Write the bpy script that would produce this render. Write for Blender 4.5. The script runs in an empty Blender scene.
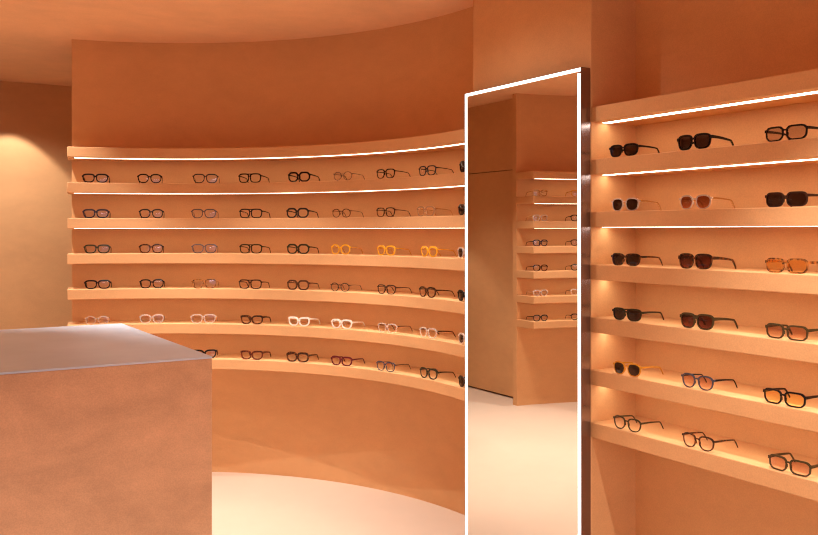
import bpy, bmesh, math, random
from math import sin, cos, pi, radians, sqrt, asin, acos, atan2
random.seed(7)
sc = bpy.context.scene
COL = sc.collection

# ------------------------------------------------------------------ constants (metres)
ZC = 1.444                    # eye height
CEIL = 2.571
FX = 2.368                    # face of the straight shelves and of the pillar
BX = 2.606                    # back wall of the straight shelves
PY0, PY1 = 2.5375, 3.316      # pillar
C1, R1, D1 = (0.593, 3.517), 1.775, 0.225   # curved shelf wall
C2, R2, D2 = (0.390, 3.500), 2.054, 0.215   # its counterpart, seen in the mirror
A1E = radians(78.0)
X2E = 0.100
PITCH, THK = 0.2017, 0.058
TOPZ = ZC + 0.476
def shelf_top(i): return TOPZ - PITCH * i

# ------------------------------------------------------------------ materials
def new_mat(name):
    m = bpy.data.materials.new(name); m.use_nodes = True
    nt = m.node_tree; nt.nodes.clear()
    return m, nt, nt.nodes.new('ShaderNodeOutputMaterial')
def N(nt, t, **kw):
    n = nt.nodes.new(t)
    for k, v in kw.items():
        if hasattr(n, k): setattr(n, k, v)
        else: n.inputs[k].default_value = v
    return n

def plaster(name, base, var=0.06, rough=0.62, bump=0.25, scale=1.6, spec=0.35):
    m, nt, out = new_mat(name)
    L = nt.links.new
    b = N(nt, 'ShaderNodeBsdfPrincipled'); b.inputs['Roughness'].default_value = rough
    b.inputs['Specular IOR Level'].default_value = spec
    g = N(nt, 'ShaderNodeNewGeometry')
    n1 = N(nt, 'ShaderNodeTexNoise'); n1.inputs['Scale'].default_value = scale; n1.inputs['Detail'].default_value = 7; n1.inputs['Roughness'].default_value = .62; n1.inputs['Distortion'].default_value = .6
    n2 = N(nt, 'ShaderNodeTexNoise'); n2.inputs['Scale'].default_value = 230; n2.inputs['Detail'].default_value = 3
    n3 = N(nt, 'ShaderNodeTexNoise'); n3.inputs['Scale'].default_value = 11; n3.inputs['Detail'].default_value = 5
    mp = N(nt, 'ShaderNodeMapping'); mp.inputs['Scale'].default_value = (1, 1, 1.9)
    L(g.outputs['Position'], mp.inputs['Vector'])
    L(mp.outputs[0], n1.inputs['Vector']); L(g.outputs['Position'], n2.inputs['Vector']); L(mp.outputs[0], n3.inputs['Vector'])
    r = N(nt, 'ShaderNodeMapRange'); L(n1.outputs['Fac'], r.inputs['Value'])
    r.inputs['From Min'].default_value = .3; r.inputs['From Max'].default_value = .7
    r.inputs['To Min'].default_value = 1 - var; r.inputs['To Max'].default_value = 1 + var
    r3 = N(nt, 'ShaderNodeMapRange'); L(n3.outputs['Fac'], r3.inputs['Value'])
    r3.inputs['From Min'].default_value = .3; r3.inputs['From Max'].default_value = .7
    r3.inputs['To Min'].default_value = 1 - var * .35; r3.inputs['To Max'].default_value = 1 + var * .35
    r2 = N(nt, 'ShaderNodeMapRange'); L(n2.outputs['Fac'], r2.inputs['Value'])
    r2.inputs['From Min'].default_value = .3; r2.inputs['From Max'].default_value = .7
    r2.inputs['To Min'].default_value = 1 - max(var, .1) * .55; r2.inputs['To Max'].default_value = 1 + max(var, .1) * .55
    mu = N(nt, 'ShaderNodeMath', operation='MULTIPLY'); L(r.outputs[0], mu.inputs[0]); L(r2.outputs[0], mu.inputs[1])
    mu2 = N(nt, 'ShaderNodeMath', operation='MULTIPLY'); L(mu.outputs[0], mu2.inputs[0]); L(r3.outputs[0], mu2.inputs[1])
    vm = N(nt, 'ShaderNodeVectorMath', operation='SCALE'); vm.inputs[0].default_value = base
    L(mu2.outputs[0], vm.inputs['Scale']); L(vm.outputs[0], b.inputs['Base Color'])
    bp = N(nt, 'ShaderNodeBump'); bp.inputs['Strength'].default_value = bump; bp.inputs['Distance'].default_value = .0012
    L(n2.outputs['Fac'], bp.inputs['Height']); L(bp.outputs[0], b.inputs['Normal'])
    L(b.outputs[0], out.inputs[0])
    return m

def simple(name, col, rough=.5, metal=0., spec=.5, trans=0., ior=1.45, coat=0.):
    m, nt, out = new_mat(name)
    b = N(nt, 'ShaderNodeBsdfPrincipled')
    b.inputs['Base Color'].default_value = (*col, 1); b.inputs['Roughness'].default_value = rough
    b.inputs['Metallic'].default_value = metal; b.inputs['Specular IOR Level'].default_value = spec
    b.inputs['Transmission Weight'].default_value = trans; b.inputs['IOR'].default_value = ior
    b.inputs['Coat Weight'].default_value = coat
    nt.links.new(b.outputs[0], out.inputs[0])
    return m
def glow(name, col, s):
    m, nt, out = new_mat(name)
    e = N(nt, 'ShaderNodeEmission'); e.inputs[0].default_value = (*col, 1); e.inputs[1].default_value = s
    nt.links.new(e.outputs[0], out.inputs[0]); return m
def seethrough(name, tint, gloss=(1, 1, 1), gfac=.10, rough=.03, grad=None, body=None, bodyfac=0.):
    """thin tinted lens or translucent acetate: coloured transparency + a fresnel-like sheen (+ some diffuse body)"""
    m, nt, out = new_mat(name); L = nt.links.new
    tint = tuple(x ** .5 for x in tint); grad = tuple(x ** .5 for x in grad) if grad else None
    t = N(nt, 'ShaderNodeBsdfTransparent'); t.inputs[0].default_value = (*tint, 1)
    if grad:
        tc = N(nt, 'ShaderNodeTexCoord'); sx = N(nt, 'ShaderNodeSeparateXYZ'); L(tc.outputs['Object'], sx.inputs[0])
        mr = N(nt, 'ShaderNodeMapRange'); mr.inputs['From Min'].default_value = .006; mr.inputs['From Max'].default_value = .038
        L(sx.outputs['Z'], mr.inputs['Value'])
        mx = N(nt, 'ShaderNodeMix', data_type='RGBA'); L(mr.outputs[0], mx.inputs[0])
        mx.inputs[6].default_value = (*grad, 1); mx.inputs[7].default_value = (*tint, 1)
        L(mx.outputs[2], t.inputs[0])
    src = t.outputs[0]
    if body:
        d = N(nt, 'ShaderNodeBsdfDiffuse'); d.inputs[0].default_value = (*body, 1)
        mb = N(nt, 'ShaderNodeMixShader'); mb.inputs[0].default_value = bodyfac
        L(src, mb.inputs[1]); L(d.outputs[0], mb.inputs[2]); src = mb.outputs[0]
    g = N(nt, 'ShaderNodeBsdfGlossy'); g.inputs[0].default_value = (*gloss, 1); g.inputs['Roughness'].default_value = rough
    lw = N(nt, 'ShaderNodeLayerWeight'); lw.inputs['Blend'].default_value = .5
    pw = N(nt, 'ShaderNodeMath', operation='POWER'); L(lw.outputs['Facing'], pw.inputs[0]); pw.inputs[1].default_value = 4.0
    sc_ = N(nt, 'ShaderNodeMath', operation='MULTIPLY_ADD'); L(pw.outputs[0], sc_.inputs[0]); sc_.inputs[1].default_value = .6; sc_.inputs[2].default_value = gfac
    ge = N(nt, 'ShaderNodeNewGeometry'); inv = N(nt, 'ShaderNodeMath', operation='SUBTRACT'); inv.inputs[0].default_value = 1.0; L(ge.outputs['Backfacing'], inv.inputs[1])
    ad = N(nt, 'ShaderNodeMath', operation='MULTIPLY'); L(sc_.outputs[0], ad.inputs[0]); L(inv.outputs[0], ad.inputs[1])
    mm = N(nt, 'ShaderNodeMixShader'); L(ad.outputs[0], mm.inputs[0]); L(src, mm.inputs[1]); L(g.outputs[0], mm.inputs[2])
    L(mm.outputs[0], out.inputs[0]); return m
def tortoise(name, dark, light, thr=.5):
    m, nt, out = new_mat(name); L = nt.links.new
    b = N(nt, 'ShaderNodeBsdfPrincipled'); b.inputs['Roughness'].default_value = .2
    tc = N(nt, 'ShaderNodeTexCoord'); n = N(nt, 'ShaderNodeTexNoise'); n.inputs['Scale'].default_value = 90; n.inputs['Detail'].default_value = 2
    L(tc.outputs['Object'], n.inputs['Vector'])
    cr = N(nt, 'ShaderNodeValToRGB'); cr.color_ramp.elements[0].position = thr - .07; cr.color_ramp.elements[1].position = thr + .09
    cr.color_ramp.elements[0].color = (*dark, 1); cr.color_ramp.elements[1].color = (*light, 1)
    L(n.outputs['Fac'], cr.inputs[0]); L(cr.outputs[0], b.inputs['Base Color']); L(b.outputs[0], out.inputs[0]); return m

M = {}
M['plaster'] = plaster('terracotta_plaster', (.67, .366, .170))
M['plaster_counter'] = plaster('counter_plaster', (.62, .36, .21), var=.14, rough=.5, scale=3.2)
M['ceiling'] = plaster('ceiling_plaster', (.88, .53, .30), var=.07)
M['floor'] = plaster('cream_floor', (.67, .54, .44), var=.035, rough=.42, bump=.08, scale=.9, spec=.4)
M['strip'] = glow('warm_light_strip', (1.0, .84, .60), 8.5)
M['strip_straight'] = glow('straight_light_strip', (1.0, .85, .63), 11.0)
M['mirror_strip'] = glow('mirror_light_strip', (1.0, .95, .86), 4.0)
M['mirror'] = simple('mirror_glass', (.90, .88, .84), rough=0.0, metal=1.)
M['steel'] = simple('polished_steel', (.34, .30, .35), rough=.22, metal=1.)
M['dark_gap'] = simple('shadow_gap', (.03, .02, .015), rough=.9)
M['window_frame'] = simple('window_frame_paint', (.3, .25, .2), rough=.5)

# counter top: reflected cool light painted in as a blue-grey base
def counter_top_mat():
    m, nt, out = new_mat('cool_sheen_top'); L = nt.links.new
    b = N(nt, 'ShaderNodeBsdfPrincipled'); b.inputs['Specular IOR Level'].default_value = .35
    g = N(nt, 'ShaderNodeNewGeometry'); n = N(nt, 'ShaderNodeTexNoise'); n.inputs['Scale'].default_value = 3.5; n.inputs['Detail'].default_value = 6
    L(g.outputs['Position'], n.inputs['Vector'])
    cr = N(nt, 'ShaderNodeValToRGB'); cr.color_ramp.elements[0].position = .3; cr.color_ramp.elements[1].position = .72
    cr.color_ramp.elements[0].color = (.46, .56, .72, 1); cr.color_ramp.elements[1].color = (.60, .70, .86, 1)
    L(n.outputs['Fac'], cr.inputs[0]); L(cr.outputs[0], b.inputs['Base Color'])
    mr = N(nt, 'ShaderNodeMapRange'); mr.inputs['To Min'].default_value = .30; mr.inputs['To Max'].default_value = .42
    L(n.outputs['Fac'], mr.inputs['Value']); L(mr.outputs[0], b.inputs['Roughness'])
    L(b.outputs[0], out.inputs[0]); return m
M['top'] = counter_top_mat()

# ---- frame materials
F = {}
F['black'] = simple('black_acetate', (.008, .007, .009), rough=.16, spec=.3)
F['blueblack'] = simple('blue_black_acetate', (.02, .022, .04), rough=.16)
F['charcoal'] = simple('charcoal_acetate', (.028, .025, .026), rough=.2)
F['olive'] = simple('olive_acetate', (.055, .037, .016), rough=.2)
F['darkgreen'] = simple('dark_green_acetate', (.03, .028, .016), rough=.2)
F['brown'] = simple('brown_acetate', (.085, .032, .018), rough=.2)
F['darkbrown'] = simple('dark_brown_acetate', (.04, .017, .013), rough=.18)
F['burgundy'] = simple('burgundy_acetate', (.12, .016, .022), rough=.18)
F['honey'] = simple('honey_acetate', (.62, .27, .03), rough=.22)
F['yellow'] = simple('yellow_acetate', (.85, .42, .03), rough=.22)
F['white'] = simple('white_acetate', (.85, .78, .72), rough=.25)
F['greyblue'] = simple('blue_grey_acetate', (.065, .065, .095), rough=.2)
F['greymetal'] = simple('grey_metal', (.30, .25, .25), rough=.25, metal=.8)
F['gold'] = simple('gold_metal', (.62, .42, .20), rough=.25, metal=.9)
F['clear'] = seethrough('clear_acetate', (.93, .86, .80), gfac=.05, body=(.95, .87, .82), bodyfac=.3)
F['champagne'] = seethrough('champagne_acetate', (.80, .55, .35), gfac=.06, body=(.62, .40, .24), bodyfac=.5)
F['smoke'] = seethrough('smoke_acetate', (.30, .24, .24), gfac=.06, body=(.20, .17, .19), bodyfac=.6)
F['tortoise'] = tortoise('dark_tortoise', (.02, .010, .008), (.20, .055, .015), .54)
F['amber'] = tortoise('amber_tortoise', (.06, .018, .008), (.48, .17, .04), .48)
F['redtort'] = tortoise('red_tortoise', (.04, .008, .008), (.22, .045, .02), .5)
# ---- lens materials
G = {}
G['clear'] = seethrough('clear_lens', (.97, .95, .93), gloss=(.9, .93, 1.), gfac=.04)
G['sheen'] = seethrough('coated_lens', (.94, .92, .92), gloss=(.72, .80, 1.), gfac=.09)
G['dark'] = seethrough('dark_brown_lens', (.030, .015, .018), gfac=.05)
G['brown'] = seethrough('brown_gradient_lens', (.20, .07, .035), grad=(.42, .17, .09), gfac=.05)
G['wine'] = seethrough('wine_lens', (.11, .028, .025), grad=(.22, .06, .045), gfac=.05)
G['rose'] = seethrough('rose_gradient_lens', (.64, .40, .33), grad=(.84, .64, .56), gfac=.05)
G['palerose'] = seethrough('pale_rose_lens', (.84, .76, .73), grad=(.92, .86, .83), gfac=.06)
G['amber'] = seethrough('amber_lens', (.90, .60, .25), grad=(.97, .76, .40), gfac=.05)
G['yellow'] = seethrough('yellow_lens', (.98, .74, .34), grad=(1, .88, .50), gfac=.05)
G['mauve'] = seethrough('mauve_brown_lens', (.55, .46, .43), grad=(.66, .56, .52), gfac=.06)

# ------------------------------------------------------------------ mesh helpers
def link(name, verts, faces, mat, parent=None, smooth=False, bevel=0.):
    me = bpy.data.meshes.new(name); me.from_pydata(verts, [], faces); me.update()
    bm = bmesh.new(); bm.from_mesh(me); bmesh.ops.recalc_face_normals(bm, faces=bm.faces); bm.to_mesh(me); bm.free()
    if smooth:
        for p in me.polygons: p.use_smooth = True
    me.materials.append(mat)
    o = bpy.data.objects.new(name, me); COL.objects.link(o)
    if parent: o.parent = parent
    if bevel:
        b = o.modifiers.new('edge', 'BEVEL'); b.width = bevel; b.segments = 3; b.limit_method = 'ANGLE'; b.angle_limit = radians(50)
    return o
def box_vf(x0, x1, y0, y1, z0, z1, base=0):
    v = [(x, y, z) for z in (z0, z1) for x, y in ((x0, y0), (x1, y0), (x1, y1), (x0, y1))]
    f = [(0, 3, 2, 1), (4, 5, 6, 7), (0, 1, 5, 4), (1, 2, 6, 5), (2, 3, 7, 6), (3, 0, 4, 7)]
    return v, [tuple(i + base for i in q) for q in f]
def box(name, x0, x1, y0, y1, z0, z1, mat, parent=None, bevel=0.):
    v, f = box_vf(x0, x1, y0, y1, z0, z1); return link(name, v, f, mat, parent, bevel=bevel)
def arc_slab(name, c, r0, r1, a0, a1, z0, z1, mat, parent=None, n=56, bevel=0.):
    """solid ring sector; a0/a1 are angles or functions of the radius"""
    fa = a0 if callable(a0) else (lambda r: a0); fb = a1 if callable(a1) else (lambda r: a1)
    v = []; f = []
    for k in range(n + 1):
        t = k / n
        for r in (r0, r1):
            a = fa(r) + (fb(r) - fa(r)) * t
            for z in (z0, z1): v.append((c[0] + r * cos(a), c[1] + r * sin(a), z))
    for k in range(n):
        i = 4 * k; j = i + 4
        f += [(i, j, j + 1, i + 1), (i + 2, i + 3, j + 3, j + 2), (i + 1, j + 1, j + 3, i + 3), (i, i + 2, j + 2, j)]
    f += [(0, 1, 3, 2), (4 * n, 4 * n + 2, 4 * n + 3, 4 * n + 1)]
    o = link(name, v, f, mat, parent, smooth=True, bevel=bevel)
    for p in o.data.polygons: p.use_smooth = True
    o.data.set_sharp_from_angle(angle=radians(30))
    return o
def structure(o): o['kind'] = 'structure'; return o
def thing(name, loc, rz=0.):
    o = bpy.data.objects.new(name, None); COL.objects.link(o); o.location = loc; o.rotation_euler = (0, 0, rz)
    o.empty_display_size = .05
    return o
def tag(o, label, cat, group=None):
    o['label'] = label; o['category'] = cat
    if group: o['group'] = group
    return o

# ------------------------------------------------------------------ room shell
structure(box('floor', -2.4, 3.4, -2.7, 7.4, -.1, 0, M['floor']))
structure(box('ceiling', -2.4, 3.4, -2.7, 7.4, CEIL, CEIL + .1, M['ceiling']))
structure(box('wall_back', -.05, 3.3, 7.26, 7.4, 0, CEIL, M['plaster']))
structure(box('wall_east', 3.2, 3.3, 3.316, 7.26, 0, CEIL, M['plaster']))
structure(box('wall_right', BX, BX + .12, .45, PY0, 0, CEIL, M['plaster']))
structure(box('wall_right_front', FX, BX + .12, -2.6, .45, 0, CEIL, M['plaster']))
structure(box('wall_pillar', FX, 3.3, PY0, PY1, 0, CEIL, M['plaster'], bevel=.004))
structure(box('wall_left', -2.4, -1.88, -2.6, 3.42, 0, CEIL, M['plaster']))
structure(arc_slab('wall_curved', C1, R1 + D1, R1 + D1 + .13, lambda r: asin((PY1 - C1[1]) / r), A1E - .0045, 0, CEIL, M['plaster'], n=96))
structure(arc_slab('wall_curved_opposite', C2, R2 + D2, R2 + D2 + .05, lambda r: acos((X2E - C2[0]) / r), radians(182), 0, CEIL, M['plaster'], n=96))
# corridor wall with a flush door
DY0, DY1, DZ = 5.99, 6.98, 1.965
structure(box('wall_corridor', -.30, -.062, 5.76, DY0, 0, CEIL, M['plaster']))
structure(box('wall_corridor_far', -.30, -.062, DY1, 7.4, 0, CEIL, M['plaster']))
structure(box('wall_corridor_over_door', -.30, -.062, DY0, DY1, DZ, CEIL, M['plaster']))
d = structure(box('door_1', -.115, -.065, DY0 + .005, DY1 - .005, .014, DZ - .006, M['plaster'], bevel=.002))
structure(box('seam_shade_1', -.30, -.12, DY0, DY1, 0, DZ, M['dark_gap']))  # near-black backing that paints shade into the door seams
# shop window in the wall behind the camera
structure(box('wall_front_left', -2.4, -1.5, -2.7, -2.6, 0, CEIL, M['plaster']))
structure(box('wall_front_right', 1.7, 2.75, -2.7, -2.6, 0, CEIL, M['plaster']))
structure(box('wall_front_over_window', -1.5, 1.7, -2.7, -2.6, 2.05, CEIL, M['plaster']))
structure(box('wall_front_under_window', -1.5, 1.7, -2.7, -2.6, 0, .35, M['plaster']))
wv, wf = [], []
for q in ((-1.5, -1.45, .35, 2.05), (1.65, 1.7, .35, 2.05), (-1.45, 1.65, .35, .4), (-1.45, 1.65, 2.0, 2.05), (.08, .12, .4, 2.0)):
    v, f = box_vf(q[0], q[1], -2.68, -2.63, q[2], q[3], len(wv)); wv += v; wf += f
structure(link('window_1', wv, wf, M['window_frame']))

# ------------------------------------------------------------------ shelves
ORD = ['top', 'second', 'third', 'fourth', 'fifth', 'sixth', 'bottom']
def rebase(t, loc):
    from mathutils import Vector
    t.location = loc
    for ch in t.children:
        ch.location = -Vector(loc)
def make_shelves(c, r, dd, fa, fb, labels, group, inset):
    for i in range(7):
        zt = shelf_top(i); zb = zt - THK
        t = thing('wall_shelf', (0, 0, 0)); tag(t, labels[i], 'shelf', group)
        arc_slab('board', c, r, r + dd + .002, fa, fb, zb, zt, M['plaster'], t, n=80, bevel=.003)
        if i < 6:
            arc_slab('light_strip', c, r + .050, r + .076, lambda q: fa(q) + inset[0], lambda q: fb(q) + inset[1], zb - .001, zb + .003, M['strip'], t, n=80)['label'] = 'glowing white light strip'
        rebase(t, (c[0] + r * cos(fb(r)), c[1] + r * sin(fb(r)), zb))
def lab(i, where):
    h = 'topmost' if i == 0 else 'lowest' if i == 6 else ORD[i] + ' from the top'
    return f'terracotta shelf {where}, {h}'
make_shelves(C1, R1, D1, lambda r: asin((PY1 - C1[1]) / r), lambda r: A1E + .005,
             [lab(i, 'curving along the wall behind the counter') for i in range(7)], 'shelves of the curved wall', (.004, -.020))
make_shelves(C2, R2, D2, lambda r: acos((X2E - C2[0]) / r), lambda r: radians(160),
             [lab(i, 'of the unit reflected in the tall mirror') for i in range(7)], 'shelves reflected in the mirror', (.030, -.02))
for i in range(7):
    zt = shelf_top(i); zb = zt - THK
    t = thing('wall_shelf', (0, 0, 0)); tag(t, lab(i, 'of the straight unit beside the mirror'), 'shelf', 'straight shelves beside the mirror')
    box('board', FX, BX + .0005, .45, PY0, zb, zt, M['plaster'], t, bevel=.003)
    if i < 6:
        box('light_strip', FX + .050, FX + .084, .46, PY0 - .010, zb - .001, zb + .003, M['strip_straight'], t)['label'] = 'glowing white light strip'
    rebase(t, (FX, 1.5, zb))

# ------------------------------------------------------------------ tall mirror on the pillar
MX = 2.322; MY0, MY1 = 2.5385, 3.313; MZ0, MZ1 = .03, 2.070
t = thing('wall_mirror', (FX, (MY0 + MY1) / 2, MZ0))
tag(t, 'tall rectangular mirror with glowing white edges and polished steel sides on the pillar', 'mirror')
off = (-FX, -(MY0 + MY1) / 2, -MZ0)
parts = []
sw = .012
# steel box: back and four sides
v, f = [], []
fr = .004
for q in ((MX + .006, FX - .0005, MY0, MY1, MZ0, MZ1), (MX, MX + .006, MY0, MY0 + fr, MZ0, MZ1), (MX, MX + .006, MY1 - .002, MY1, MZ0, MZ1),
          (MX, MX + .006, MY0, MY1, MZ0, MZ0 + fr), (MX, MX + .006, MY0, MY1, MZ1 - .002, MZ1)):
    a, b_ = box_vf(*q, base=len(v)); v += a; f += b_
parts.append(link('frame', v, f, M['steel'])); parts[-1]['label'] = 'polished steel frame'
parts.append(box('glass', MX + .003, MX + .0058, MY0 + fr + .008 + sw, MY1 - .002 - sw, MZ0 + fr + sw, MZ1 - .002 - sw, M['mirror']))
for q in ((MY0 + fr + .008, MY0 + fr + .008 + sw - .002, MZ0 + fr, MZ1 - .022), (MY1 - .002 - sw, MY1 - .002, MZ0 + fr, MZ1 - .002 - sw), (MY0 + fr, MY1 - .002, MZ1 - .002 - sw, MZ1 - .002), (MY0 + fr, MY1 - .002, MZ0 + fr, MZ0 + fr + sw)):
    s_ = box('light_strip', MX + .001, MX + .0058, q[0], q[1], q[2], q[3], M['mirror_strip']); s_['label'] = 'glowing white edge light'; parts.append(s_)
for p in parts: p.parent = t; p.location = off
t.rotation_euler = (0, -.0013, 0)

# ------------------------------------------------------------------ counter
t = thing('counter', (.40, 3.21, 0)); tag(t, 'square terracotta plaster display counter with a smooth top painted with cool grey sheen', 'counter')
CX0, CX1, CY0, CY1, CH = -.12, .902, 2.64, 3.785, 1.058
for p in (box('body', CX0, CX1, CY0, CY1, 0, CH - .006, M['plaster_counter'], bevel=.003), box('top', CX0, CX1, CY0, CY1, CH - .006, CH, M['top'], bevel=.0004)):
    p.parent = t; p.location = (-.40, -3.21, 0)

# ------------------------------------------------------------------ glasses
def sgn(a): return (a > 0) - (a < 0)
# style: lens half-width, half-height, exponent, taper, thickness, depth, bridge gap, bridge kind, outline tweak, temple height
STY = {
 'square':    dict(a=.0255, b=.0176, n=2.9, tp=.15, t=.0036, d=.0045, gap=.018, br='key', th=.0060),
 'bigsquare': dict(a=.0260, b=.0200, n=2.9, tp=.14, t=.0042, d=.0050, gap=.017, br='key', th=.0080),
 'thinsquare':dict(a=.0250, b=.0195, n=3.0, tp=.14, t=.0022, d=.0035, gap=.018, br='key', th=.0036),
 'panto':     dict(a=.0238, b=.0193, n=2.5, tp=.13, t=.0032, d=.0042, gap=.020, br='key', th=.0050),
 'round':     dict(a=.0235, b=.0215, n=2.05, tp=.02, t=.0028, d=.0040, gap=.019, br='key', th=.0036),
 'thinround': dict(a=.0230, b=.0195, n=2.1, tp=.03, t=.0017, d=.0028, gap=.020, br='arc', th=.0022),
 'aviator':   dict(a=.0262, b=.0205, n=2.8, tp=.16, t=.0027, d=.0032, gap=.017, br='arc', th=.0028),
 'double':    dict(a=.0262, b=.0200, n=3.2, tp=.08, t=.0030, d=.0040, gap=.016, br='double', th=.0050),
 'octagon':   dict(a=.0255, b=.0190, n=0, tp=.04, t=.0040, d=.0045, gap=.018, br='key', th=.0056),
 'rectangle': dict(a=.0276, b=.0174, n=0, k=.35, tp=.05, t=.0036, d=.0046, gap=.018, br='key', th=.0066),
 'cateye':    dict(a=.0250, b=.0168, n=2.5, tp=.08, t=.0040, d=.0050, gap=.016, br='key', th=.0085, cat=.0065),
 'oval':      dict(a=.0255, b=.0180, n=2.6, tp=.05, t=.0046, d=.0050, gap=.017, br='key', th=.0078),
}
NS = 36
def outline(s, grow, side):
    a, b = s['a'] + grow, s['b'] + grow; P = []
    if s['n'] == 0:     # chamfered (octagonal) rounded outline
        k = s.get('k', .42)
        pts = [(a, b * (1 - k * 1.25)), (a * (1 - k), b), (-a * (1 - k), b), (-a, b * (1 - k * 1.25)), (-a, -b * (1 - k * 1.4)), (-a * (1 - k), -b), (a * (1 - k), -b), (a, -b * (1 - k * 1.4))]
        per = []; m = len(pts)
        # round the corners a little by sampling a smoothed closed polygon
        for i in range(m):
            p0, p1, p2 = pts[i - 1], pts[i], pts[(i + 1) % m]
            for u in (-.28, -.12, .12, .28):
                q = p0 if u < 0 else p2; w = abs(u)
                pull = .10 * (1 - w / .28)
                x = p1[0] * (1 - w) + q[0] * w; z = p1[1] * (1 - w) + q[1] * w
                mx_, mz_ = (p0[0] + p2[0]) / 2, (p0[1] + p2[1]) / 2
                per.append((x * (1 - pull) + mx_ * pull, z * (1 - pull) + mz_ * pull))
            # ordered: before corner then after
        P = per
    else:
        e = 2 / s['n']
        for k in range(NS):
            th = 2 * pi * k / NS
            P.append((a * sgn(cos(th)) * abs(cos(th)) ** e, b * sgn(sin(th)) * abs(sin(th)) ** e))
    out = []
    for x, z in P:
        x *= 1 + s['tp'] * z / b
        if s.get('cat') and x > 0: z += s['cat'] * (x / a) ** 2 * (.6 + .4 * z / b)
        if z > 0: z += grow * .35
        out.append((x * side, z))
    return out
def curve_y(x): return 3.2 * x * x * .42      # gentle wrap of the front
def glasses_meshes(style, wt):
    s = dict(STY[style]); s['t'] *= wt; s['th'] *= 1.35; s['a'] *= 1.05; s['b'] *= 1.04; cxl = s['gap'] / 2 + s['a']; zc = s['b'] + s['t'] + (.001)
    v, f = [], []
    for side in (-1, 1):
        oi, oo = outline(s, 0, side), outline(s, s['t'], side); n = len(oi); base = len(v)
        for (loop, yy, sh) in ((oo, s['d'] * .12, 1), (oo, s['d'], 1), (oi, s['d'], 1), (oi, 0, 1)):
            for x, z in loop:
                X = x + side * cxl; v.append((X, curve_y(X) + yy, z + zc))
        # slightly rounded front: loops outer-front, outer-back, inner-back, inner-front
        for l in range(4):
            for k in range(n):
                a_, b_ = base + l * n + k, base + l * n + (k + 1) % n
                c_, d_ = base + ((l + 1) % 4) * n + (k + 1) % n, base + ((l + 1) % 4) * n + k
                f.append((a_, b_, c_, d_))
        # end piece that carries the hinge
        xo = side * (cxl + s['a'] * (1 + s['tp'] * .6) + s['t'] * .4); zt = zc + s['b'] * .62 + s.get('cat', 0)
        x1 = xo + side * .0052; hh = max(s['th'] * .5, s['t'] * .75)
        q, g = box_vf(min(xo, x1), max(xo, x1), curve_y(xo) + .0003, curve_y(xo) + s['d'] + .0035, zt - hh, zt + hh, len(v)); v += q; f += g
        # nose pad
        xp = side * (s['gap'] / 2 - .0005)
        q, g = box_vf(min(xp, xp - side * .0022), max(xp, xp - side * .0022), s['d'] * .6, s['d'] + .0045, zc - .007, zc + .003, len(v)); v += q; f += g
    def bar(pts, hw, dy):
        b0 = len(v)
        for x, z in pts:
            v.extend([(x, .0002, z - hw), (x, .0002, z + hw), (x, dy, z + hw), (x, dy, z - hw)])
        for k in range(len(pts) - 1):
            i = b0 + 4 * k
            for m_ in range(4): f.append((i + m_, i + (m_ + 1) % 4, i + 4 + (m_ + 1) % 4, i + 4 + m_))
        f.append((b0, b0 + 3, b0 + 2, b0 + 1)); e = b0 + 4 * (len(pts) - 1); f.append((e, e + 1, e + 2, e + 3))
    w = s['gap'] / 2 + .001; zb = zc + s['b'] * .42
    ar = .0028 if s['br'] != 'arc' else .0034
    bar([(-w + 2 * w * k / 8, zb + ar * (1 - ((k - 4) / 4) ** 2)) for k in range(9)], s['t'] * (.62 if s['br'] == 'key' else .5), s['d'])
    if s['br'] == 'double': 
        w2 = s['gap'] / 2 + s['a'] * .35
        bar([(-w2 + 2 * w2 * k / 4, zc + s['b'] + s['t'] * .5) for k in range(5)], s['t'] * .5, s['d'])
    # lenses
    lens = []
    for side in (-1, 1):
        o = outline(s, .0006, side); n = len(o); lv = []; lf = []
        for r_, in ((1.,), (.66,), (.33,)):
            for x, z in o:
                X = x * r_ + side * cxl; lv.append((X, curve_y(X) + s['d'] * .45 - .0012 * (1 - r_ * r_), z * r_ + zc))
        lv.append((side * cxl, curve_y(cxl) + s['d'] * .45 - .0012, zc))
        for l in range(2):
            for k in range(n): lf.append((l * n + k, l * n + (k + 1) % n, (l + 1) * n + (k + 1) % n, (l + 1) * n + k))
        for k in range(n): lf.append((2 * n + k, 2 * n + (k + 1) % n, 3 * n))
        # back side gives the lens its thickness
        m0 = len(lv); lv += [(x, y + .0014, z) for x, y, z in lv[:m0]]; lf += [tuple(i + m0 for i in reversed(q)) for q in lf[:]]
        for k in range(n): lf.append((k, m0 + k, m0 + (k + 1) % n, (k + 1) % n))
        lens.append((lv, lf))
    # temples
    temp = []
    for side in (-1, 1):
        xo = side * (cxl + s['a'] * (1 + s['tp'] * .6) + s['t'] * .4 + .0036); y0 = curve_y(xo) + s['d'] + .001; zt = zc + s['b'] * .62 + s.get('cat', 0)
        th = s['th']; tv, tf = [], []
        path = []
        for k in range(15):
            u = k / 14
            if u < .62:
                q = u / .62; y = y0 + .095 * q; z = zt + (.0315 - zt) * q ** 1.15 + .0012 * sin(pi * q); wd = th * (1 - .42 * q ** .8)
            else:
                q = (u - .62) / .38; y = y0 + .095 + .024 * q; z = .0315 - .0285 * (q ** 1.35) ; wd = th * .58 + .0008 * sin(pi * q)
            path.append((y, z, max(wd, .0018) / 2, u))
        tw = .0011 + th * .12
        for (y, z, h_, u) in path:
            x = xo - side * (.004 * u * u)
            z = max(z, h_ + .0002)
            tv += [(x - tw, y, z - h_), (x + tw, y, z - h_), (x + tw, y, z + h_), (x - tw, y, z + h_)]
        for k in range(14):
            i = 4 * k
            for m_ in range(4): tf.append((i + m_, i + (m_ + 1) % 4, i + 4 + (m_ + 1) % 4, i + 4 + m_))
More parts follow.
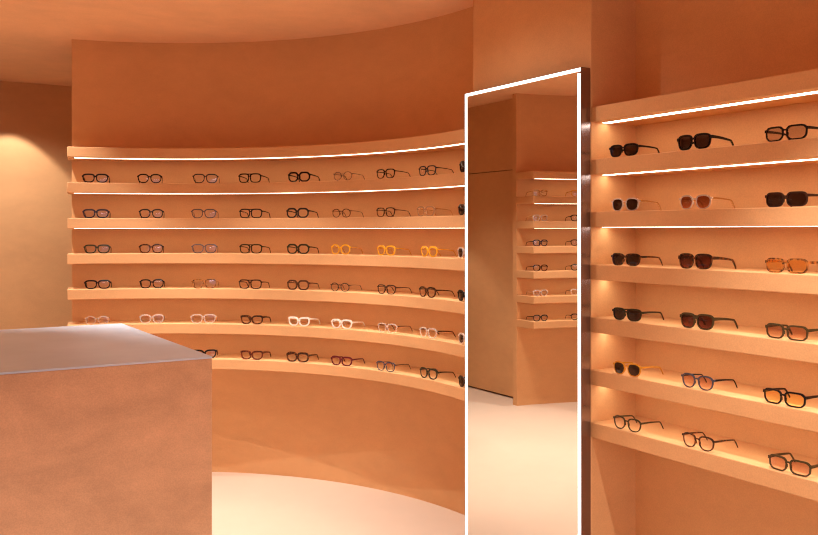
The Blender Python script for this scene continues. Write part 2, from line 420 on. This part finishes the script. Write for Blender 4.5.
        tf += [(0, 3, 2, 1), (56, 57, 58, 59)]
        temp.append((tv, tf))
    return (v, f), lens, temp
GEO = {}; MESH = {}
def mesh_for(key, vf, mat, smooth=False):
    if key not in MESH:
        me = bpy.data.meshes.new(key[0]); me.from_pydata(vf[0], [], vf[1]); me.update()
        bm = bmesh.new(); bm.from_mesh(me); bmesh.ops.recalc_face_normals(bm, faces=bm.faces); bm.to_mesh(me); bm.free()
        me.materials.append(mat)
        if smooth:
            for p in me.polygons: p.use_smooth = True
            me.set_sharp_from_angle(angle=radians(40))
        MESH[key] = me
    return MESH[key]
LENSWORD = {'dark': 'dark lenses', 'brown': 'brown gradient lenses', 'wine': 'wine-brown lenses', 'rose': 'rose lenses', 'palerose': 'pale rose lenses', 'amber': 'amber lenses', 'yellow': 'yellow lenses', 'mauve': 'pale brown lenses'}
def glasses(style, fcol, lcol, loc, rz, label, cat, group, tcol=None, wt=1.75):
    if (style, wt) not in GEO: GEO[style, wt] = glasses_meshes(style, wt)
    fr_, ln, tm = GEO[style, wt]; tcol = tcol or fcol
    t = thing('sunglasses' if cat == 'sunglasses' else 'eyeglasses', loc, rz); tag(t, label, cat, group)
    def put(name, me):
        o = bpy.data.objects.new(name, me); COL.objects.link(o); o.parent = t; return o
    put('frame', mesh_for(('frame', style, fcol, wt), fr_, F[fcol]))
    for k in (0, 1):
        o = put('lens', mesh_for(('lens', style, lcol, k, wt), ln[k], G[lcol], True))
        if lcol in LENSWORD: o['label'] = LENSWORD[lcol]
        o = put('temple', mesh_for(('temple', style, tcol, k, wt), tm[k], F[tcol], True))
        if tcol != fcol: o['label'] = TW[tcol] + ' temple'
    return t
TW = {'honey': 'honey', 'gold': 'thin gold metal', 'black': 'black', 'brown': 'brown', 'darkbrown': 'dark brown', 'champagne': 'champagne', 'tortoise': 'tortoiseshell'}

ROW = ['top', 'second', 'third', 'fourth', 'fifth', 'bottom']
OFF = .008
# curved wall: angle of each column on the arc (degrees), from the free end to the mirror
COLS = [[73.5, 63.9, 53.6, 45.1, 35.2, 25.9, 16.3, 6.2, -4.4], [73.4, 63.6, 53.9, 44.9, 35.5, 26.2, 16.3, 6.6, -4.2], [73.2, 63.6, 53.8, 44.9, 35.4, 26.4, 16.2, 5.8, -3.9], [73.1, 63.5, 53.8, 45.0, 35.4, 26.5, 16.1, 6.2, -3.9], [73.2, 63.5, 54.0, 44.7, 35.2, 26.2, 15.9, 6.0, -4.1], [83.1, 83.1, 53.8, 44.7, 35.5, 26.2, 16.3, 5.9, -4.1]]
FACE = [0, 9, 12, 0, 0, 0, 0, 0, 0]      # pairs turned a little towards the room
COLW = ['at the free end', 'second from the free end', 'third from the free end', 'fourth from the free end', 'fifth from the free end',
        'fourth from the mirror', 'third from the mirror', 'second from the mirror', 'beside the mirror edge']
# (style, frame, lens, temple, words)
T1 = [
 [('square','black','sheen',None,'thick black square'), ('panto','black','sheen',None,'black soft-square'), ('aviator','charcoal','sheen',None,'thin dark grey aviator'), ('double','black','clear',None,'black double-bridge'), ('octagon','black','clear',None,'thick black octagonal'), ('thinround','greymetal','clear','darkbrown','thin grey round'), ('thinsquare','black','clear',None,'thin black square'), ('thinsquare','blueblack','clear','black','thin blue-black square'), ('panto','black','dark',None,'black')],
 [('square','blueblack','sheen',None,'blue-black square'), ('panto','charcoal','sheen',None,'charcoal soft-square'), ('aviator','smoke','sheen',None,'smoky grey aviator'), ('double','charcoal','clear',None,'charcoal double-bridge'), ('octagon','charcoal','clear',None,'charcoal octagonal'), ('thinround','brown','clear','darkbrown','thin brown round'), ('thinsquare','tortoise','clear','brown','thin tortoiseshell square'), ('thinsquare','champagne','clear','gold','pale champagne square'), ('panto','darkbrown','dark',None,'dark brown')],
 [('square','darkgreen','sheen',None,'dark olive square'), ('panto','tortoise','sheen',None,'dark tortoiseshell soft-square'), ('aviator','smoke','sheen',None,'smoky translucent aviator'), ('double','darkgreen','clear',None,'dark olive double-bridge'), ('octagon','darkgreen','clear',None,'dark green octagonal'), ('round','yellow','clear','honey','yellow round'), ('panto','yellow','clear','honey','yellow soft-round'), ('panto','yellow','clear','honey','yellow rounded'), ('panto','clear','dark',None,'clear')],
 [('square','black','clear',None,'black square'), ('panto','black','clear',None,'black soft-square'), ('aviator','amber','sheen',None,'amber tortoiseshell aviator'), ('double','darkbrown','clear',None,'dark brown double-bridge'), ('octagon','brown','clear',None,'brown octagonal'), ('thinround','charcoal','clear','darkbrown','thin charcoal round'), ('thinsquare','darkbrown','clear',None,'thin dark brown square'), ('panto','tortoise','clear',None,'dark tortoiseshell rounded'), ('panto','black','dark',None,'black')],
 [('thinround','clear','sheen',None,'clear round'), ('panto','clear','sheen','brown','clear soft-square brown-templed'), ('aviator','clear','sheen',None,'clear aviator'), ('cateye','tortoise','clear',None,'chunky dark tortoiseshell'), ('cateye','white','clear',None,'chunky white cat-eye'), ('square','white','clear',None,'white square'), ('thinsquare','clear','clear','brown','clear square brown-templed'), ('panto','clear','clear','brown','clear rounded brown-templed'), ('panto','clear','dark',None,'clear')],
 [None, None, ('cateye','black','sheen','tortoise','chunky black'), ('cateye','redtort','clear',None,'chunky red tortoiseshell'), ('oval','tortoise','clear','tortoise','chunky dark oval'), ('square','burgundy','clear',None,'burgundy square'), ('thinsquare','greyblue','clear','darkbrown','blue-grey square'), ('panto','darkgreen','clear','black','dark green rounded'), ('panto','darkbrown','dark',None,'dark brown')],
]
for r in range(6):
    zt = shelf_top(r + 1)
    for c in range(9):
        q = T1[r][c]
        if not q: continue
        a = radians(COLS[r][c]); rr = R1 + OFF
        sun = c == 8
        kind = 'sunglasses with dark lenses' if sun else 'eyeglasses'
        w_ = COLW[c]
        if r == 5 and c < 5: w_ = {2: 'just past the counter corner', 3: 'sixth from the mirror', 4: 'fifth from the mirror'}[c]
        glasses(q[0], q[1], q[2], (C1[0] + rr * cos(a), C1[1] + rr * sin(a), zt), a - pi / 2 + radians(FACE[c] + random.uniform(-1.5, 1.5)),
                f'{q[4]} {kind} {w_}, {ROW[r]} row of the curved wall', 'sunglasses' if sun else 'eyeglasses', 'eyewear on the curved wall', q[3])
# straight unit: rows of three
T2 = [
 [('square','black','dark',None,'black square'), ('bigsquare','black','dark',None,'large black square'), ('rectangle','black','mauve',None,'black angular')],
 [('panto','clear','dark','gold','clear rounded'), ('panto','clear','brown','gold','clear rounded'), ('rectangle','darkbrown','dark',None,'dark brown angular')],
 [('square','tortoise','dark',None,'dark tortoiseshell square'), ('bigsquare','tortoise','wine',None,'large tortoiseshell square'), ('rectangle','amber','amber',None,'amber tortoiseshell angular')],
 [('square','darkgreen','dark',None,'dark green square'), ('bigsquare','olive','wine',None,'large olive square'), ('rectangle','olive','rose',None,'olive angular')],
 [('panto','honey','dark',None,'honey yellow rounded'), ('panto','greyblue','rose','black','blue-grey rounded'), ('rectangle','black','yellow',None,'black angular')],
 [('panto','olive','palerose',None,'olive rounded'), ('panto','tortoise','palerose',None,'tortoiseshell rounded'), ('rectangle','olive','rose',None,'olive brown angular')],
]
YS = [[2.372, 2.046, 1.695], [2.364, 2.04, 1.694], [2.362, 2.041, 1.693], [2.356, 2.034, 1.693], [2.355, 2.031, 1.701], [2.354, 2.028, 1.683]]
POS2 = ['nearest the pillar', 'second along', 'third along']
for r in range(6):
    for c in range(3):
        q = T2[r][c]
        glasses(q[0], q[1], q[2], (FX + OFF, YS[r][c] + .007, shelf_top(r + 1)), -pi / 2 + radians([3, 1, 0][c]),
                f'{q[4]} sunglasses, {LENSWORD[q[2]]}, {POS2[c]}, {ROW[r]} row beside the mirror', 'sunglasses', 'eyewear on the straight shelves', q[3], 1.12)
# unit seen in the mirror
T3 = [
 [('panto','gold','sheen',None,'gold soft-square'), ('panto','honey','sheen',None,'honey soft-square')],
 [('panto','clear','sheen','gold','clear soft-square'), ('panto','black','clear',None,'black soft-square')],
 [('panto','blueblack','sheen','black','blue-black soft-square'), ('panto','darkbrown','clear',None,'dark brown soft-square')],
 [('panto','tortoise','clear',None,'dark tortoiseshell soft-square'), ('panto','darkgreen','clear',None,'dark green soft-square')],
 [('panto','clear','sheen','champagne','clear soft-square'), ('panto','clear','clear','brown','clear brown-templed')],
 [('panto','charcoal','sheen','black','charcoal soft-square'), ('panto','black','clear',None,'black soft-square')],
]
AM = [100.09, 109.52]
for r in range(6):
    for c in range(2):
        q = T3[r][c]; a = radians(AM[c]); rr = R2 + OFF
        glasses(q[0], q[1], q[2], (C2[0] + rr * cos(a), C2[1] + rr * sin(a), shelf_top(r + 1)), a - pi / 2,
                f'{q[4]} eyeglasses reflected in the mirror, {ROW[r]} row, ' + ['nearest the shelf ends', 'cut by the mirror edge'][c], 'eyeglasses', 'eyewear reflected in the mirror', q[3])

# ------------------------------------------------------------------ lights
def spot(name, loc, watts, size, blend, col=(1, .94, .84), target=None, rad=.014):
    l = bpy.data.lights.new(name, 'SPOT'); l.energy = watts; l.spot_size = radians(size); l.spot_blend = blend; l.color = col; l.shadow_soft_size = rad
    o = bpy.data.objects.new(name, l); COL.objects.link(o); o.location = loc
    if target:
        from mathutils import Vector
        o.rotation_euler = (Vector(target) - Vector(loc)).to_track_quat('-Z', 'Y').to_euler()
    return o
ZL = CEIL - .015
def ring(deg, r): return (C1[0] + r * cos(radians(deg)), C1[1] + r * sin(radians(deg)), ZL)
for dg in (5, 38, 71): spot('ceiling_spot_or_fill', ring(dg, 1.13), 108, 76, .6)
for y in (.35, 1.40): spot('ceiling_spot_or_fill', (1.75, y, ZL), 190, 78, .6)
spot('ceiling_spot_or_fill', (.3, .9, ZL), 190, 100, .8)  # unseen fill, placed to light the counter front
spot('ceiling_spot_or_fill', (-.9, 3.6, ZL), 75, 80, .6)
spot('ceiling_spot_or_fill', (-.2, 4.78, ZL), 110, 78, .6)  # added to brighten the shelves reflected in the mirror
spot('ceiling_spot_or_fill', (.66, 5.1, ZL), 80, 86, .6)  # made-up lamp at the corridor mouth, lights the opposite shelf ends
spot('corridor_spot_or_fill', (.90, 6.95, ZL), 46, 79, .2)
a = bpy.data.lights.new('window_daylight', 'AREA'); a.shape = 'RECTANGLE'; a.size = 4.0; a.size_y = 1.6; a.energy = 165; a.color = (.98, .96, 1.0)
o = bpy.data.objects.new('window_daylight', a); COL.objects.link(o); o.location = (.1, -4.5, 2.7); o.rotation_euler = (radians(90 - 12), 0, 0)
spot('ceiling_spot_or_fill', (1.66, 2.93, ZL), 28, 150, 1.0)  # wide fill added to lift the pillar above the mirror
spot('corridor_spot_or_fill', (.75, 6.25, ZL), 75, 84, 1.0)  # second corridor lamp, added as soft fill for the walls
spot('corridor_spot_or_fill', (.45, 5.95, ZL), 88, 58, 1.0, target=(1.05, 7.26, 1.25))  # added fill aimed at the corridor back wall, no fitting there

w = bpy.data.worlds.new('sky'); sc.world = w; w.use_nodes = True
w.node_tree.nodes['Background'].inputs[0].default_value = (.75, .82, 1, 1); w.node_tree.nodes['Background'].inputs[1].default_value = 1.0

# ------------------------------------------------------------------ camera
cam = bpy.data.cameras.new('camera'); co = bpy.data.objects.new('camera', cam); COL.objects.link(co); sc.camera = co
cam.sensor_width = 36; cam.lens = 36 * 885 / 818; cam.shift_y = -(267.5 - 231) / 818; cam.clip_start = .05
co.location = (0, 0, ZC); co.rotation_euler = (radians(90), 0, radians(-31.4))

sc.view_settings.view_transform = 'Standard'; sc.view_settings.look = 'None'; sc.view_settings.gamma = 1.0
sc.view_settings.use_curve_mapping = False; sc.view_settings.exposure = -0.10
sc.cycles.max_bounces = 10; sc.cycles.diffuse_bounces = 6; sc.cycles.transparent_max_bounces = 16; sc.cycles.glossy_bounces = 4
sc.cycles.sample_clamp_indirect = 6.0; sc.cycles.caustics_reflective = False; sc.cycles.caustics_refractive = False
sc.cycles.use_denoising = True
sc.cycles.filter_width = 1.15
